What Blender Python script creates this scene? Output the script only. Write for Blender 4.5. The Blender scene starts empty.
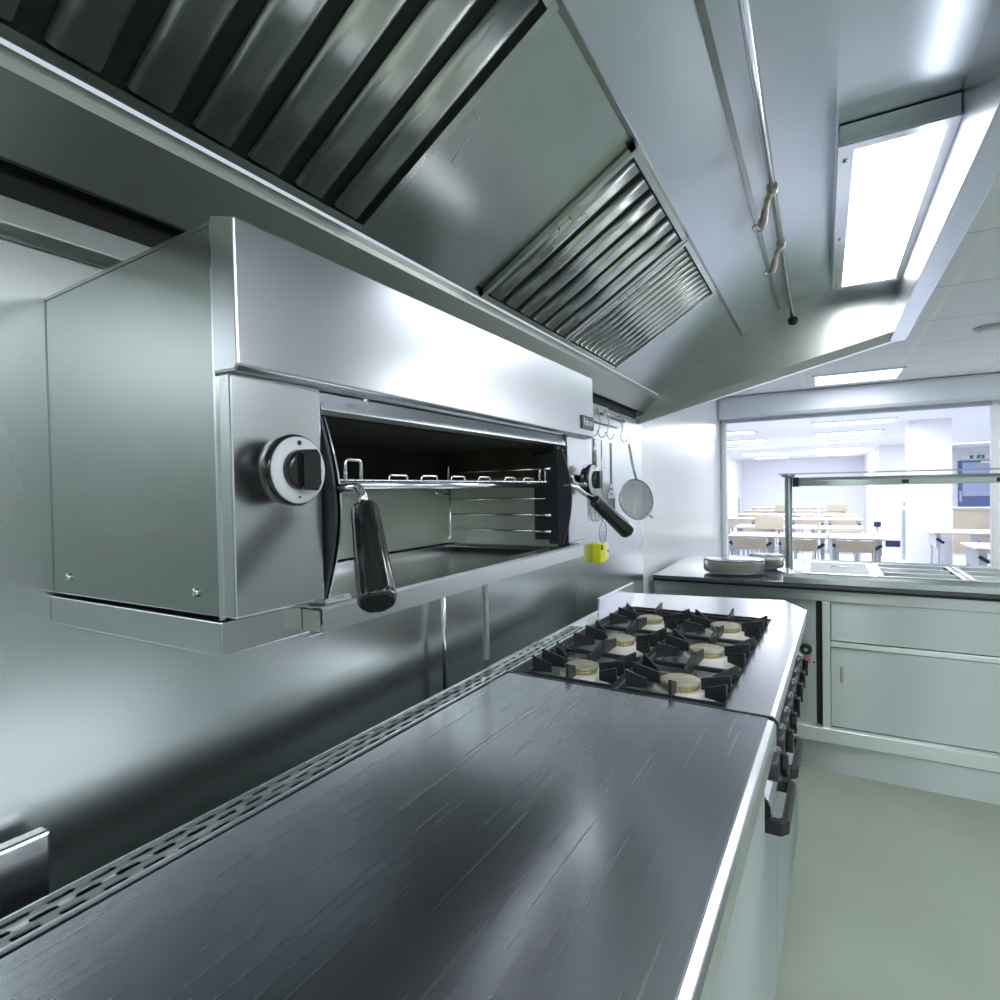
import bpy, bmesh, math, random
from mathutils import Vector, Matrix
random.seed(4)
PI = math.pi
SC = bpy.context.scene
COL = SC.collection

# ------------------------------------------------------------------ camera
F_PX, YAW, PITCH, ROLL = 571.25, math.radians(29.565), math.radians(-1.015), math.radians(-1.038)
H = 1.32
fwd = Vector((-math.sin(YAW)*math.cos(PITCH), math.cos(YAW)*math.cos(PITCH), math.sin(PITCH)))
r0 = Vector((math.cos(YAW), math.sin(YAW), 0)); u0 = r0.cross(fwd)
rgt = r0*math.cos(ROLL) + u0*math.sin(ROLL); upv = -r0*math.sin(ROLL) + u0*math.cos(ROLL)
cd = bpy.data.cameras.new('camera'); cam = bpy.data.objects.new('camera', cd); COL.objects.link(cam)
cd.sensor_width = 36; cd.sensor_fit = 'HORIZONTAL'; cd.lens = 36*F_PX/1000; cd.clip_start = 0.01; cd.clip_end = 100
m3 = Matrix((rgt, upv, -fwd)).transposed()
cam.matrix_world = Matrix.Translation((0, 0, H)) @ m3.to_4x4()
SC.camera = cam

# ------------------------------------------------------------------ world and view
w = bpy.data.worlds.new('world'); SC.world = w; w.use_nodes = True
w.node_tree.nodes['Background'].inputs[0].default_value = (0.85, 0.92, 1.0, 1)
w.node_tree.nodes['Background'].inputs[1].default_value = 0.8
SC.view_settings.view_transform = 'Standard'; SC.view_settings.look = 'None'
SC.view_settings.gamma = 1; SC.view_settings.use_curve_mapping = False
SC.view_settings.exposure = 0.85
try:
    SC.cycles.use_denoising = True
    SC.cycles.max_bounces = 9; SC.cycles.diffuse_bounces = 4; SC.cycles.glossy_bounces = 6
    SC.cycles.transparent_max_bounces = 12; SC.cycles.caustics_reflective = True
    SC.cycles.sample_clamp_indirect = 6
except Exception:
    pass

def area(name, loc, rot, sx, sy, power, color=(0.93, 0.97, 1.0)):
    ld = bpy.data.lights.new(name, 'AREA'); ld.shape = 'RECTANGLE'; ld.size = sx; ld.size_y = sy
    ld.energy = power; ld.color = color
    o = bpy.data.objects.new(name, ld); COL.objects.link(o); o.location = loc; o.rotation_euler = rot
    return o
CEIL = 2.10
HALL = (0.93, 0.95, 1.0)
# ceiling luminaires of kitchen and hall: the light sits at each diffuser
KITCHEN_LAMPS = [(0.21, 4.92, 0.26, 0.21), (1.45, 3.1, 0.30, 0.28), (1.3, 0.2, 0.55, 0.28), (1.3, -1.2, 0.55, 0.28), (0.8, -2.5, 0.55, 0.28), (2.2, 4.6, 0.28, 0.55), (2.25, 1.5, 0.16, 0.55)]  # from the third on: unseen lamps added to brighten the ceiling
LAMP_W = {0: 2.4, 1: 2.4}
for i, (x, y, a, b) in enumerate(KITCHEN_LAMPS[:2]):
    area('ceiling_lamp_light', (x, y, CEIL-0.02), (0, 0, 0), 2*a*0.95, 2*b*0.95, LAMP_W[i])
for x, y, p in ((0, 8, 33), (0, 12, 40), (0, 16.5, 44), (3.0, 9, 33), (3.0, 14, 38)):
    area('hall_lamp_light', (x, y, CEIL-0.03), (0, 0, 0), 1.6, 1.0, p, HALL)
area('hood_lamp_light', (0.14, 2.08, 2.075), (0, 0, 0), 0.16, 1.0, 1.6, (0.95, 0.98, 1.0))

# ------------------------------------------------------------------ materials
def nodes(m):
    m.use_nodes = True
    return m.node_tree.nodes, m.node_tree.links, m.node_tree.nodes['Principled BSDF']
def plain(name, col, rough=0.5, metal=0.0, bump=0.0, bscale=60, var=0.0, vscale=5, coat=0, trans=0, ior=1.45, alpha=1):
    m = bpy.data.materials.new(name); N, L, b = nodes(m)
    b.inputs['Base Color'].default_value = (*col, 1); b.inputs['Roughness'].default_value = rough
    b.inputs['Metallic'].default_value = metal; b.inputs['IOR'].default_value = ior
    b.inputs['Transmission Weight'].default_value = trans; b.inputs['Alpha'].default_value = alpha
    b.inputs['Coat Weight'].default_value = coat
    tc = N.new('ShaderNodeTexCoord')
    n = N.new('ShaderNodeTexNoise'); n.inputs['Scale'].default_value = vscale; n.inputs['Detail'].default_value = 6
    L.new(tc.outputs['Object'], n.inputs['Vector'])
    if var:
        r = N.new('ShaderNodeValToRGB'); r.color_ramp.elements[0].position = .3; r.color_ramp.elements[1].position = .7
        r.color_ramp.elements[0].color = (*[c*(1-var) for c in col], 1)
        r.color_ramp.elements[1].color = (*[min(1, c*(1+var)) for c in col], 1)
        L.new(n.outputs['Fac'], r.inputs['Fac']); L.new(r.outputs['Color'], b.inputs['Base Color'])
    if bump:
        n2 = N.new('ShaderNodeTexNoise'); n2.inputs['Scale'].default_value = bscale; L.new(tc.outputs['Object'], n2.inputs['Vector'])
        bp = N.new('ShaderNodeBump'); bp.inputs['Strength'].default_value = bump; bp.inputs['Distance'].default_value = .002
        L.new(n2.outputs['Fac'], bp.inputs['Height']); L.new(bp.outputs['Normal'], b.inputs['Normal'])
    return m
def steel(name, col=(.60, .63, .64), rough=.27, stretch=(4, 4, 90), rv=.06, bump=.02, stain=0.0, wave=0.0, scratch=0.0, aniso=0.0, staincol=(.30, .31, .18)):
    m = bpy.data.materials.new(name); N, L, b = nodes(m)
    b.inputs['Metallic'].default_value = 1
    if aniso:
        b.inputs['Anisotropic'].default_value = aniso; b.inputs['Anisotropic Rotation'].default_value = .25
        tg = N.new('ShaderNodeTangent'); tg.direction_type = 'RADIAL'; tg.axis = 'Z'; L.new(tg.outputs['Tangent'], b.inputs['Tangent'])
    tc = N.new('ShaderNodeTexCoord'); mp = N.new('ShaderNodeMapping'); mp.inputs['Scale'].default_value = stretch
    L.new(tc.outputs['Object'], mp.inputs['Vector'])
    n = N.new('ShaderNodeTexNoise'); n.inputs['Scale'].default_value = 2.5; n.inputs['Detail'].default_value = 3
    L.new(mp.outputs['Vector'], n.inputs['Vector'])
    cl = N.new('ShaderNodeTexNoise'); cl.inputs['Scale'].default_value = 2.6; cl.inputs['Detail'].default_value = 1.5
    L.new(tc.outputs['Object'], cl.inputs['Vector'])
    mix = N.new('ShaderNodeMix'); mix.data_type = 'RGBA'
    mix.inputs['A'].default_value = (*[c*.93 for c in col], 1); mix.inputs['B'].default_value = (*[min(1, c*1.06) for c in col], 1)
    L.new(cl.outputs['Fac'], mix.inputs['Factor'])
    out = mix.outputs['Result']
    if stain:
        st = N.new('ShaderNodeTexNoise'); st.inputs['Scale'].default_value = 2.3; st.inputs['Detail'].default_value = 9; st.inputs['Roughness'].default_value = .7
        L.new(tc.outputs['Object'], st.inputs['Vector'])
        rp = N.new('ShaderNodeMapRange'); rp.inputs['From Min'].default_value = .5; rp.inputs['From Max'].default_value = .78; rp.inputs['To Max'].default_value = stain
        L.new(st.outputs['Fac'], rp.inputs['Value'])
        mx = N.new('ShaderNodeMix'); mx.data_type = 'RGBA'; mx.inputs['B'].default_value = (*staincol, 1)
        L.new(out, mx.inputs['A']); L.new(rp.outputs['Result'], mx.inputs['Factor']); out = mx.outputs['Result']
    L.new(out, b.inputs['Base Color'])
    ma = N.new('ShaderNodeMapRange'); ma.inputs['To Min'].default_value = rough-rv; ma.inputs['To Max'].default_value = rough+rv
    ad = N.new('ShaderNodeMath'); ad.operation = 'MULTIPLY_ADD'; ad.inputs[1].default_value = .35; hl = N.new('ShaderNodeMath'); hl.operation = 'MULTIPLY'; hl.inputs[1].default_value = .74
    L.new(n.outputs['Fac'], ad.inputs[0]); L.new(cl.outputs['Fac'], ad.inputs[2]); L.new(ad.outputs[0], hl.inputs[0])
    L.new(hl.outputs[0], ma.inputs['Value']); ro = ma.outputs['Result']
    if scratch:
        for rz_, of in ((.5, 0), (-.35, 7.3), (1.1, 3.1)):
            sm = N.new('ShaderNodeMapping'); sm.inputs['Scale'].default_value = (60, 1.2, 1.2); sm.inputs['Rotation'].default_value = (0, 0, rz_); sm.inputs['Location'].default_value = (of, of, of)
            L.new(tc.outputs['Object'], sm.inputs['Vector'])
            vo = N.new('ShaderNodeTexNoise'); vo.inputs['Scale'].default_value = 2.2; vo.inputs['Detail'].default_value = 1; vo.inputs['Distortion'].default_value = .15
            L.new(sm.outputs['Vector'], vo.inputs['Vector'])
            rr = N.new('ShaderNodeMapRange'); rr.inputs['From Min'].default_value = .69; rr.inputs['From Max'].default_value = .74
            rr.inputs['To Min'].default_value = 0; rr.inputs['To Max'].default_value = scratch; L.new(vo.outputs['Fac'], rr.inputs['Value'])
            a3 = N.new('ShaderNodeMath'); a3.operation = 'ADD'; L.new(ro, a3.inputs[0]); L.new(rr.outputs['Result'], a3.inputs[1]); ro = a3.outputs[0]
    L.new(ro, b.inputs['Roughness'])
    bp = N.new('ShaderNodeBump'); bp.inputs['Strength'].default_value = bump*.25; bp.inputs['Distance'].default_value = .0005
    cl2 = cl; L.new(cl2.outputs['Fac'], bp.inputs['Height'])
    last = bp
    if wave:
        wn = N.new('ShaderNodeTexNoise'); wn.inputs['Scale'].default_value = 1.7; wn.inputs['Detail'].default_value = 1; L.new(tc.outputs['Object'], wn.inputs['Vector'])
        b2 = N.new('ShaderNodeBump'); b2.inputs['Strength'].default_value = wave; b2.inputs['Distance'].default_value = .03
        L.new(wn.outputs['Fac'], b2.inputs['Height']); L.new(bp.outputs['Normal'], b2.inputs['Normal']); last = b2
    L.new(last.outputs['Normal'], b.inputs['Normal'])
    return m
def emit(name, col, s):
    m = bpy.data.materials.new(name); N, L, b = nodes(m)
    b.inputs['Base Color'].default_value = (.8, .8, .8, 1); b.inputs['Emission Color'].default_value = (*col, 1); b.inputs['Emission Strength'].default_value = s
    return m
def tiles(name, base, line, sx, sy, ox, oy, lw=.012, rough=.85, line2=None, lw2=.006):
    m = bpy.data.materials.new(name); N, L, b = nodes(m)
    b.inputs['Roughness'].default_value = rough
    g = N.new('ShaderNodeNewGeometry'); s = N.new('ShaderNodeSeparateXYZ'); L.new(g.outputs['Position'], s.inputs[0])
    outs = []
    for k, (st, of) in enumerate(((sx, ox), (sy, oy))):
        a = N.new('ShaderNodeMath'); a.operation = 'SUBTRACT'; a.inputs[1].default_value = of; L.new(s.outputs[k], a.inputs[0])
        q = N.new('ShaderNodeMath'); q.operation = 'PINGPONG'; q.inputs[1].default_value = st/2; L.new(a.outputs[0], q.inputs[0])
        c = N.new('ShaderNodeMath'); c.operation = 'LESS_THAN'; c.inputs[1].default_value = lw/2; L.new(q.outputs[0], c.inputs[0]); outs.append(c)
    outs[1].inputs[1].default_value = (lw2 if line2 else lw)/2
    mix = N.new('ShaderNodeMix'); mix.data_type = 'RGBA'; mix.inputs['A'].default_value = (*base, 1); mix.inputs['B'].default_value = (*line, 1)
    L.new(outs[0].outputs[0], mix.inputs['Factor'])
    mi2 = N.new('ShaderNodeMix'); mi2.data_type = 'RGBA'; mi2.inputs['B'].default_value = (*(line2 or line), 1); L.new(mix.outputs['Result'], mi2.inputs['A'])
    L.new(outs[1].outputs[0], mi2.inputs['Factor']); L.new(mi2.outputs['Result'], b.inputs['Base Color'])
    return m

M = dict(
    wallsteel=steel('wall steel', (.64, .68, .68), .27, (1, 1, 1), .02, .0, wave=.03),
    top=steel('worktop steel', (.50, .52, .56), .24, (20, 2, 2), .02, .0, scratch=.10, stain=.3, staincol=(.30, .31, .33)),
    cooktop=steel('cooker steel', (.74, .75, .79), .24, (3, 80, 3), .05, .015),
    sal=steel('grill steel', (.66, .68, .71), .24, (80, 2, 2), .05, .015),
    salside=steel('shaded grill side steel', (.42, .45, .44), .24, (2, 2, 120), .04, .01),  # grill steel darkened to paint in the dim reflection on its sides
    canopy=steel('canopy steel', (.66, .68, .72), .23, (3, 3, 90), .06, .015, aniso=.4),
    hood=steel('hood steel', (.56, .60, .58), .29, (3, 20, 3), .015, 0, stain=.35, wave=.06),
    hoodrough=steel('greasy hood steel', (.46, .49, .45), .42, (3, 10, 3), .03, 0, stain=.5),
    hoodclean=steel('hood panel steel', (.70, .73, .78), .30, (3, 20, 3), .015, 0, wave=.12),
    filt=steel('filter steel', (.62, .65, .62), .26, (3, 3, 20), .02, 0, stain=.3),
    filtgreasy=steel('greasy filter steel', (.66, .68, .65), .34, (20, 20, 20), .08, .02, stain=.4),
    servery=steel('servery steel', (.50, .555, .55), .44, (4, 4, 4), .03, 0, aniso=.99, wave=.12),
    serverylight=steel('servery edge steel', (.76, .80, .80), .34, (4, 4, 4), .02, 0, aniso=.8),
    utensil=plain('utensil steel', (.40, .42, .43), .22, 1),
    chrome=plain('chrome', (.8, .82, .84), .12, 1),
    inner=steel('inner grill steel', (.58, .62, .57), .40, (2, 10, 2), .04, 0, stain=.6, staincol=(.34, .32, .18)),
    burnt=plain('burnt steel', (.10, .082, .055), .5, .4, 0, var=.4, vscale=9),
    soot=plain('soot', (.018, .014, .010), .75, 0, .3, 30, .5, 6),
    dark=plain('gap shade', (.012, .013, .014), .6),  # near-black colour stands in for the shade inside gaps
    blackplastic=plain('black bakelite', (.012, .012, .013), .16, 0, 0, coat=.4),
    knobgrey=plain('knob grey plastic', (.035, .037, .045), .38, coat=.3),
    blackmatte=plain('black matt', (.02, .022, .025), .42),
    bracket=plain('dark bracket', (.05, .055, .07), .4, .3),
    dial=plain('white dial', (.74, .76, .82), .4),
    iron=plain('cast iron', (.035, .037, .042), .42, .2, .3, 90, .3, 20),
    enamel=plain('burner aluminium', (.84, .83, .78), .45, .1, .1, 60, .08, 12),
    cap=plain('burner cap', (.46, .43, .32), .55, .3, .4, 120, .3, 25),
    brass=plain('burner brass', (.46, .40, .20), .4, .7),
    hob=steel('hob well steel', (.36, .39, .40), .3, (20, 20, 20), .1, .05, stain=.7, staincol=(.15, .14, .10)),
    white=plain('white paint', (.88, .89, .93), .6), backlow=plain('added reflection grey', (.26, .28, .275), .4),  # backlow: grey for the unseen wall part that the grill side reflects
    whitewall=plain('white hygienic cladding', (.87, .89, .94), .25),
    grey=plain('grey paint', (.42, .46, .44), .6, 0, 0, var=.05),
    floor=plain('green grey vinyl', (.40, .455, .375), .38, 0, .05, 200, .07, 3),
    ceil=tiles('ceiling tiles', (.90, .91, .96), (.97, .97, .99), .585, .57, .455, .03, .022, .85, (.45, .48, .56), .006),
    hallceil=tiles('hall ceiling tiles', (.85, .87, .92), (.72, .74, .8), 1.2, .6, .2, 0),
    hallfloor=plain('hall floor', (.62, .66, .74), .5),
    lamp=emit('lamp diffuser', (.96, .98, 1), 3.0), lampk=emit('kitchen lamp diffuser', (.96, .98, 1), 1.6),
    fillbox=emit('added fill lamp diffuser', (.93, .97, 1), 5.0),  # glow of the unseen lamps added to light the ceiling
    lampfar=emit('hall lamp diffuser', (.97, .98, 1), 1.6),
    shutter=plain('shutter white', (.72, .75, .84), .45), shuttergrey=plain('shutter grey', (.42, .46, .55), .4),
    stone=plain('dark counter top', (.10, .11, .13), .09, .3, coat=.6),
    edge=plain('black edge', (.008, .009, .01), .35),
    table=plain('table white', (.88, .87, .86), .4), tableedge=plain('table edge', (.62, .58, .52), .5),
    beech=plain('beech', (.62, .54, .42), .5, 0, 0, var=.06, vscale=3), tleg=plain('grey leg', (.55, .57, .63), .45),
    blue=plain('blue door', (.13, .17, .38), .5), bluel=plain('pale blue door', (.42, .50, .72), .3),
    green=plain('exit green', (.02, .30, .16), .5), navy=plain('navy', (.02, .03, .08), .5),
    glass=plain('glass', (.93, .97, .96), .02, 0, trans=1, ior=1.3),
    film=plain('clear lid', (.95, .98, .97), .08, 0, trans=.9, ior=1.2),
    food=plain('plate rim', (.40, .42, .30), .4), yellow=plain('yellow plastic', (.82, .80, .02), .4),
    red=plain('red lamp', (.75, .05, .02), .25), paper=plain('paper', (.85, .87, .88), .6), ink=plain('ink', (.25, .27, .32), .7),
    badge=plain('badge navy', (.03, .035, .07), .35), badgetext=plain('badge lettering', (.75, .77, .82), .4),
    pinksheen=plain('pinksheen', (.58, .46, .43), .3, 1), tintsteel=plain('tinted nozzle steel', (.52, .52, .42), .3, 1),  # nozzle steel tinted to paint in a pink reflection
)

# ------------------------------------------------------------------ mesh helpers
class MB:
    def __init__(s): s.bm = bmesh.new()
    def box(s, x0, x1, y0, y1, z0, z1):
        v = [s.bm.verts.new((x, y, z)) for x in (x0, x1) for y in (y0, y1) for z in (z0, z1)]
        for f in ((0, 1, 3, 2), (4, 6, 7, 5), (0, 4, 5, 1), (2, 3, 7, 6), (0, 2, 6, 4), (1, 5, 7, 3)): s.bm.faces.new([v[i] for i in f])
        return s
    def hexa(s, p):   # 8 points: bottom 4 ring, top 4 ring
        v = [s.bm.verts.new(q) for q in p]
        for f in ((3, 2, 1, 0), (4, 5, 6, 7), (0, 1, 5, 4), (1, 2, 6, 5), (2, 3, 7, 6), (3, 0, 4, 7)): s.bm.faces.new([v[i] for i in f])
        return s
    def bar(s, a, b, wd, ht, upa=(0, 0, 1)):
        a = Vector(a); b = Vector(b); d = (b-a).normalized(); up = Vector(upa)
        if abs(d.dot(up)) > .98: up = Vector((1, 0, 0))
        sd = d.cross(up).normalized(); u = sd.cross(d).normalized()
        q = [(sd*i*wd/2 + u*j*ht/2) for i, j in ((-1, -1), (1, -1), (1, 1), (-1, 1))]
        return s.hexa([a+k for k in q]+[b+k for k in q])
    def cyl(s, a, b, r0, r1=None, n=20, caps=True):
        return s.rings([(Vector(a), r0), (Vector(b), r0 if r1 is None else r1)], n, caps)
    def rings(s, pr, n=20, caps=True, flute=0):
        vs = []; prev = None
        for i, (p, r) in enumerate(pr):
            a = pr[max(i-1, 0)][0]; b = pr[min(i+1, len(pr)-1)][0]; d = b-a
            d = d.normalized() if d.length > 1e-9 else (prev or Vector((0, 0, 1)))
            if prev is None:
                t = Vector((0, 0, 1)) if abs(d.z) < .9 else Vector((1, 0, 0)); e = d.cross(t).normalized()
            else:
                e = (e - d*e.dot(d)).normalized()
            f = d.cross(e); prev = d
            vs.append([s.bm.verts.new(p + (e*math.cos(2*PI*k/n)+f*math.sin(2*PI*k/n))*r*(1-(flute if k % 5 == 0 else 0))) for k in range(n)])
        for A, B in zip(vs, vs[1:]):
            for k in range(n):
                fc = s.bm.faces.new((A[k], B[k], B[(k+1) % n], A[(k+1) % n])); fc.smooth = True
        if caps: s.bm.faces.new(vs[0]); s.bm.faces.new(list(reversed(vs[-1])))
        return s
    def tube(s, pts, r, n=10, fillet=0, closed=False):
        P = [Vector(p) for p in pts]
        if fillet:
            Q = [P[0]]
            for a, b, c in zip(P, P[1:], P[2:]):
                d1 = (a-b); d2 = (c-b); f = min(fillet, d1.length*.45, d2.length*.45); p1 = b+d1.normalized()*f; p2 = b+d2.normalized()*f
                for t in (0, .25, .5, .75, 1): Q.append(p1*(1-t)**2+b*2*t*(1-t)+p2*t*t)
            Q.append(P[-1]); P = Q
        return s.rings([(p, r) for p in P], n)
    def torus(s, c, ax, R, r, n=40, m=8):
        c = Vector(c); ax = Vector(ax).normalized(); t = Vector((0, 0, 1)) if abs(ax.z) < .9 else Vector((1, 0, 0)); e = ax.cross(t).normalized(); f = ax.cross(e)
        g = []
        for i in range(n):
            d = e*math.cos(2*PI*i/n)+f*math.sin(2*PI*i/n)
            g.append([s.bm.verts.new(c+d*(R+r*math.cos(2*PI*j/m))+ax*r*math.sin(2*PI*j/m)) for j in range(m)])
        for i in range(n):
            for j in range(m):
                fc = s.bm.faces.new((g[i][j], g[(i+1) % n][j], g[(i+1) % n][(j+1) % m], g[i][(j+1) % m])); fc.smooth = True
        return s
    def prism(s, poly, a, b, axis='y'):   # poly in the two other axes
        def P(p, t): return {'y': (p[0], t, p[1]), 'x': (t, p[0], p[1]), 'z': (p[0], p[1], t)}[axis]
        A = [s.bm.verts.new(P(p, a)) for p in poly]; B = [s.bm.verts.new(P(p, b)) for p in poly]
        n = len(poly)
        s.bm.faces.new(A); s.bm.faces.new(list(reversed(B)))
        for k in range(n): s.bm.faces.new((A[k], B[k], B[(k+1) % n], A[(k+1) % n]))
        return s
    def sheet(s, line, a, b, th, axis='y'):   # a bent sheet: open polyline given thickness th
        L = [Vector(p) for p in line]; off = []
        for i, p in enumerate(L):
            d = (L[min(i+1, len(L)-1)]-L[max(i-1, 0)]).normalized(); off.append(p+Vector((-d.y, d.x))*th)
        n = len(L)
        for i in range(n-1): s.prism([L[i], L[i+1], off[i+1], off[i]], a, b, axis)
        return s
    def lathe(s, prof, c=(0, 0, 0), ax=(0, 0, 1), n=40, wob=None):
        c = Vector(c); ax = Vector(ax).normalized(); t = Vector((0, 0, 1)) if abs(ax.z) < .9 else Vector((1, 0, 0)); e = ax.cross(t).normalized(); f = ax.cross(e)
        rows = []
        for j, (r, h) in enumerate(prof):
            rows.append([s.bm.verts.new(c+ax*h+(e*math.cos(2*PI*k/n)+f*math.sin(2*PI*k/n))*max(r+(wob(j, k) if wob else 0), 1e-4)) for k in range(n)])
        for A, B in zip(rows, rows[1:]):
            for k in range(n):
                fc = s.bm.faces.new((A[k], A[(k+1) % n], B[(k+1) % n], B[k])); fc.smooth = True
        s.bm.faces.new(list(reversed(rows[0]))); s.bm.faces.new(rows[-1])
        return s
    def slots(s, x0, x1, y0, y1, z, th, rows, pitch, sl, sw):
        # perforated strip lying in xy: capsule holes in a brick pattern
        bm = s.bm; rw = (x1-x0)/rows; cols = int(round((y1-y0)/pitch)); py = (y1-y0)/cols
        for zz in (z, z-th):
            for i in range(rows):
                off = py/2 if i % 2 else 0
                cx = x0+rw*(i+.5)
                for j in range(-1 if off else 0, cols):
                    ya = y0+j*py+off; yb = ya+py; a, b = max(ya, y0), min(yb, y1); cy = (ya+yb)/2
                    if a > ya+1e-6 or b < yb-1e-6:
                        vs = [bm.verts.new(q) for q in ((cx-rw/2, a, zz), (cx+rw/2, a, zz), (cx+rw/2, b, zz), (cx-rw/2, b, zz))]; bm.faces.new(vs); continue
                    inn, out = [], []
                    for k in range(16):
                        an = 2*PI*(k+.5)/16; dx, dy = math.cos(an), math.sin(an)
                        ix = dx*sw/2; iy = dy*sw/2+(sl-sw)/2*(1 if dy > 0 else -1)
                        inn.append(bm.verts.new((cx+ix, cy+iy, zz)))
                        sc = min(rw/2/max(abs(dx), 1e-6), py/2/max(abs(dy), 1e-6))
                        # map direction so that the corner regions are reached
                        q = 4*((an/(2*PI)) % 1)
                        out.append((dx, dy, sc))
                    ov = []
                    cor = [(rw/2, -py/2), (rw/2, py/2), (-rw/2, py/2), (-rw/2, -py/2)]
                    for k in range(16):
                        q = ((k+.5)/16*4+.5) % 4; i0 = int(q); t = q-i0; t = (t*4-.5)/3 if True else t; t = min(max(t, 0), 1)
                        A = cor[i0]; B = cor[(i0+1) % 4]
                        ov.append(bm.verts.new((cx+A[0]*(1-t)+B[0]*t, cy+A[1]*(1-t)+B[1]*t, zz)))
                    for k in range(16):
                        try: bm.faces.new((inn[k], ov[k], ov[(k+1) % 16], inn[(k+1) % 16]))
                        except ValueError: pass
        return s
    def build(s, name, mat, parent=None, bevel=0, seg=2, local=False, smooth=False):
        bm = s.bm
        bmesh.ops.remove_doubles(bm, verts=bm.verts, dist=1e-6)
        bmesh.ops.recalc_face_normals(bm, faces=bm.faces)
        if smooth:
            for f in bm.faces: f.smooth = True
        me = bpy.data.meshes.new(name); 
        if parent is None:
            xs = [v.co.x for v in bm.verts]; ys = [v.co.y for v in bm.verts]; zs = [v.co.z for v in bm.verts]
            org = Vector(((min(xs)+max(xs))/2, (min(ys)+max(ys))/2, min(zs)))
        else:
            org = Vector((0, 0, 0)); p = parent
            while p is not None and not local: org += p.location; p = p.parent
        bmesh.ops.translate(bm, verts=bm.verts, vec=-org)
        bm.to_mesh(me); bm.free()
        o = bpy.data.objects.new(name, me); COL.objects.link(o); me.materials.append(M[mat] if isinstance(mat, str) else mat)
        if parent is None: o.location = org
        else: o.parent = parent
        if bevel:
            md = o.modifiers.new('bevel', 'BEVEL'); md.width = bevel; md.segments = seg; md.limit_method = 'ANGLE'; md.angle_limit = math.radians(40)
            md.harden_normals = False
        return o
def B(*a): return MB().box(*a)
def thing(name, label, cat, loc=(0, 0, 0), rz=0, group=None):
    o = bpy.data.objects.new(name, None); COL.objects.link(o); o.location = loc; o.rotation_euler = (0, 0, rz)
    o.empty_display_size = .05
    o['label'] = label; o['category'] = cat
    if group: o['group'] = group
    return o
def tag(o, label, cat, group=None):
    o['label'] = label; o['category'] = cat
    if group: o['group'] = group
    return o
def struct(name, mb, mat, **k):
    o = mb.build(name, mat, **k); o['kind'] = 'structure'; return o
def dup(root, loc, rz=None, label=None):
    r = root.copy(); COL.objects.link(r); r.location = loc
    if rz is not None: r.rotation_euler = (0, 0, rz)
    if label: r['label'] = label
    for ch in list(root.children):
        c = ch.copy(); COL.objects.link(c); c.parent = r
        for g in list(ch.children):
            d = g.copy(); COL.objects.link(d); d.parent = c
    return r
def text(name, body, size, mat, parent, loc, rot, depth=.0004):
    cu = bpy.data.curves.new(name, 'FONT'); cu.body = body; cu.size = size; cu.extrude = depth; cu.align_x = 'CENTER'; cu.align_y = 'CENTER'
    tmp = bpy.data.objects.new(name, cu); COL.objects.link(tmp)
    dg = bpy.context.evaluated_depsgraph_get(); me = bpy.data.meshes.new_from_object(tmp.evaluated_get(dg))
    bpy.data.objects.remove(tmp)
    o = bpy.data.objects.new(name, me); COL.objects.link(o); me.materials.clear(); me.materials.append(M[mat])
    o.parent = parent; o.location = Vector(loc); o.rotation_euler = rot
    return o

WX = -0.80      # steel clad wall plane
YOP = 5.5       # plane of the serving opening
# ------------------------------------------------------------------ setting
struct('floor', B(-1.2, 3.0, -3.2, YOP+.2, -.1, 0), 'floor')
struct('floor_hall', B(-4, 8, YOP+.2, 20.2, -.1, 0), 'hallfloor')
struct('wall_left', B(WX-.1, WX-.012, -3.2, YOP, 0, CEIL+.3), 'whitewall')
for i, (a, b) in enumerate(((-3.2, -1.3), (-1.3, 1.318), (1.322, 2.87))):
    struct('wall_left_cladding', B(WX-.012, WX, a, b, 0, 1.655), 'wallsteel')
struct('trim_1', MB().prism([(WX, 1.612), (WX+.012, 1.612), (WX+.022, 1.622), (WX+.022, 1.652), (WX, 1.652)], -3.0, 2.3), 'hood', bevel=.002)
struct('trim_2', B(WX, WX+.006, 1.312, 1.328, .86, 1.165), 'servery', bevel=.001)
struct('wall_right', B(2.6, 2.7, -3.2, YOP, 0, CEIL), 'grey')
struct('wall_back', B(-1, 2.7, -3.2, -3.1, 1.45, CEIL), 'grey')
struct('wall_back_lower_added', B(-1, 2.7, -3.2, -3.08, 0, 1.45), 'backlow')  # unseen darker lower wall, added for its reflection in the grill side
struct('ceiling', B(.262, 2.7, -3.2, YOP, CEIL, CEIL+.05), 'ceil')
struct('ceiling_service', B(-1.0, .262, 2.86, YOP, CEIL, CEIL+.05), 'ceil')
struct('trim_3', B(.285, .385, -3.0, 3.0, CEIL-.012, CEIL), 'shutter')
struct('wall_opening_left', B(WX-.012, -.775, YOP, YOP+.15, 0, CEIL), 'white')
struct('wall_opening_right', B(1.105, 2.7, YOP, YOP+.15, 0, CEIL), 'white')
struct('wall_opening_top', B(-.775, 1.105, YOP+.02, YOP+.15, 1.945, CEIL), 'white')
struct('ceiling_hall', B(-4, 8, YOP+.15, 20.2, CEIL, CEIL+.05), 'hallceil')
struct('wall_hall_left', B(-2.35, -2.25, YOP+.15, 20, 0, CEIL), 'white')
struct('wall_hall_front', B(-2.35, WX-.012, YOP, YOP+.15, 0, CEIL), 'white')
struct('wall_hall_back', B(-2.3, 8, 19.6, 19.7, 0, CEIL), 'white')
struct('wall_hall_right', B(6.5, 6.6, YOP+.15, 20, 0, CEIL), 'white')
struct('wall_hall_side', B(2.7, 6.6, YOP, YOP+.15, 0, CEIL), 'white')
struct('wall_hall_partition', B(1.0, 1.50, 14.2, 19.6, 0, CEIL), 'white')
struct('baseboard_partition', B(1.10, 1.46, 14.185, 14.2, 0, .13), 'navy')
struct('pillar', B(.93, 1.365, 8.8, 9.15, 0, CEIL), 'white')

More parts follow.
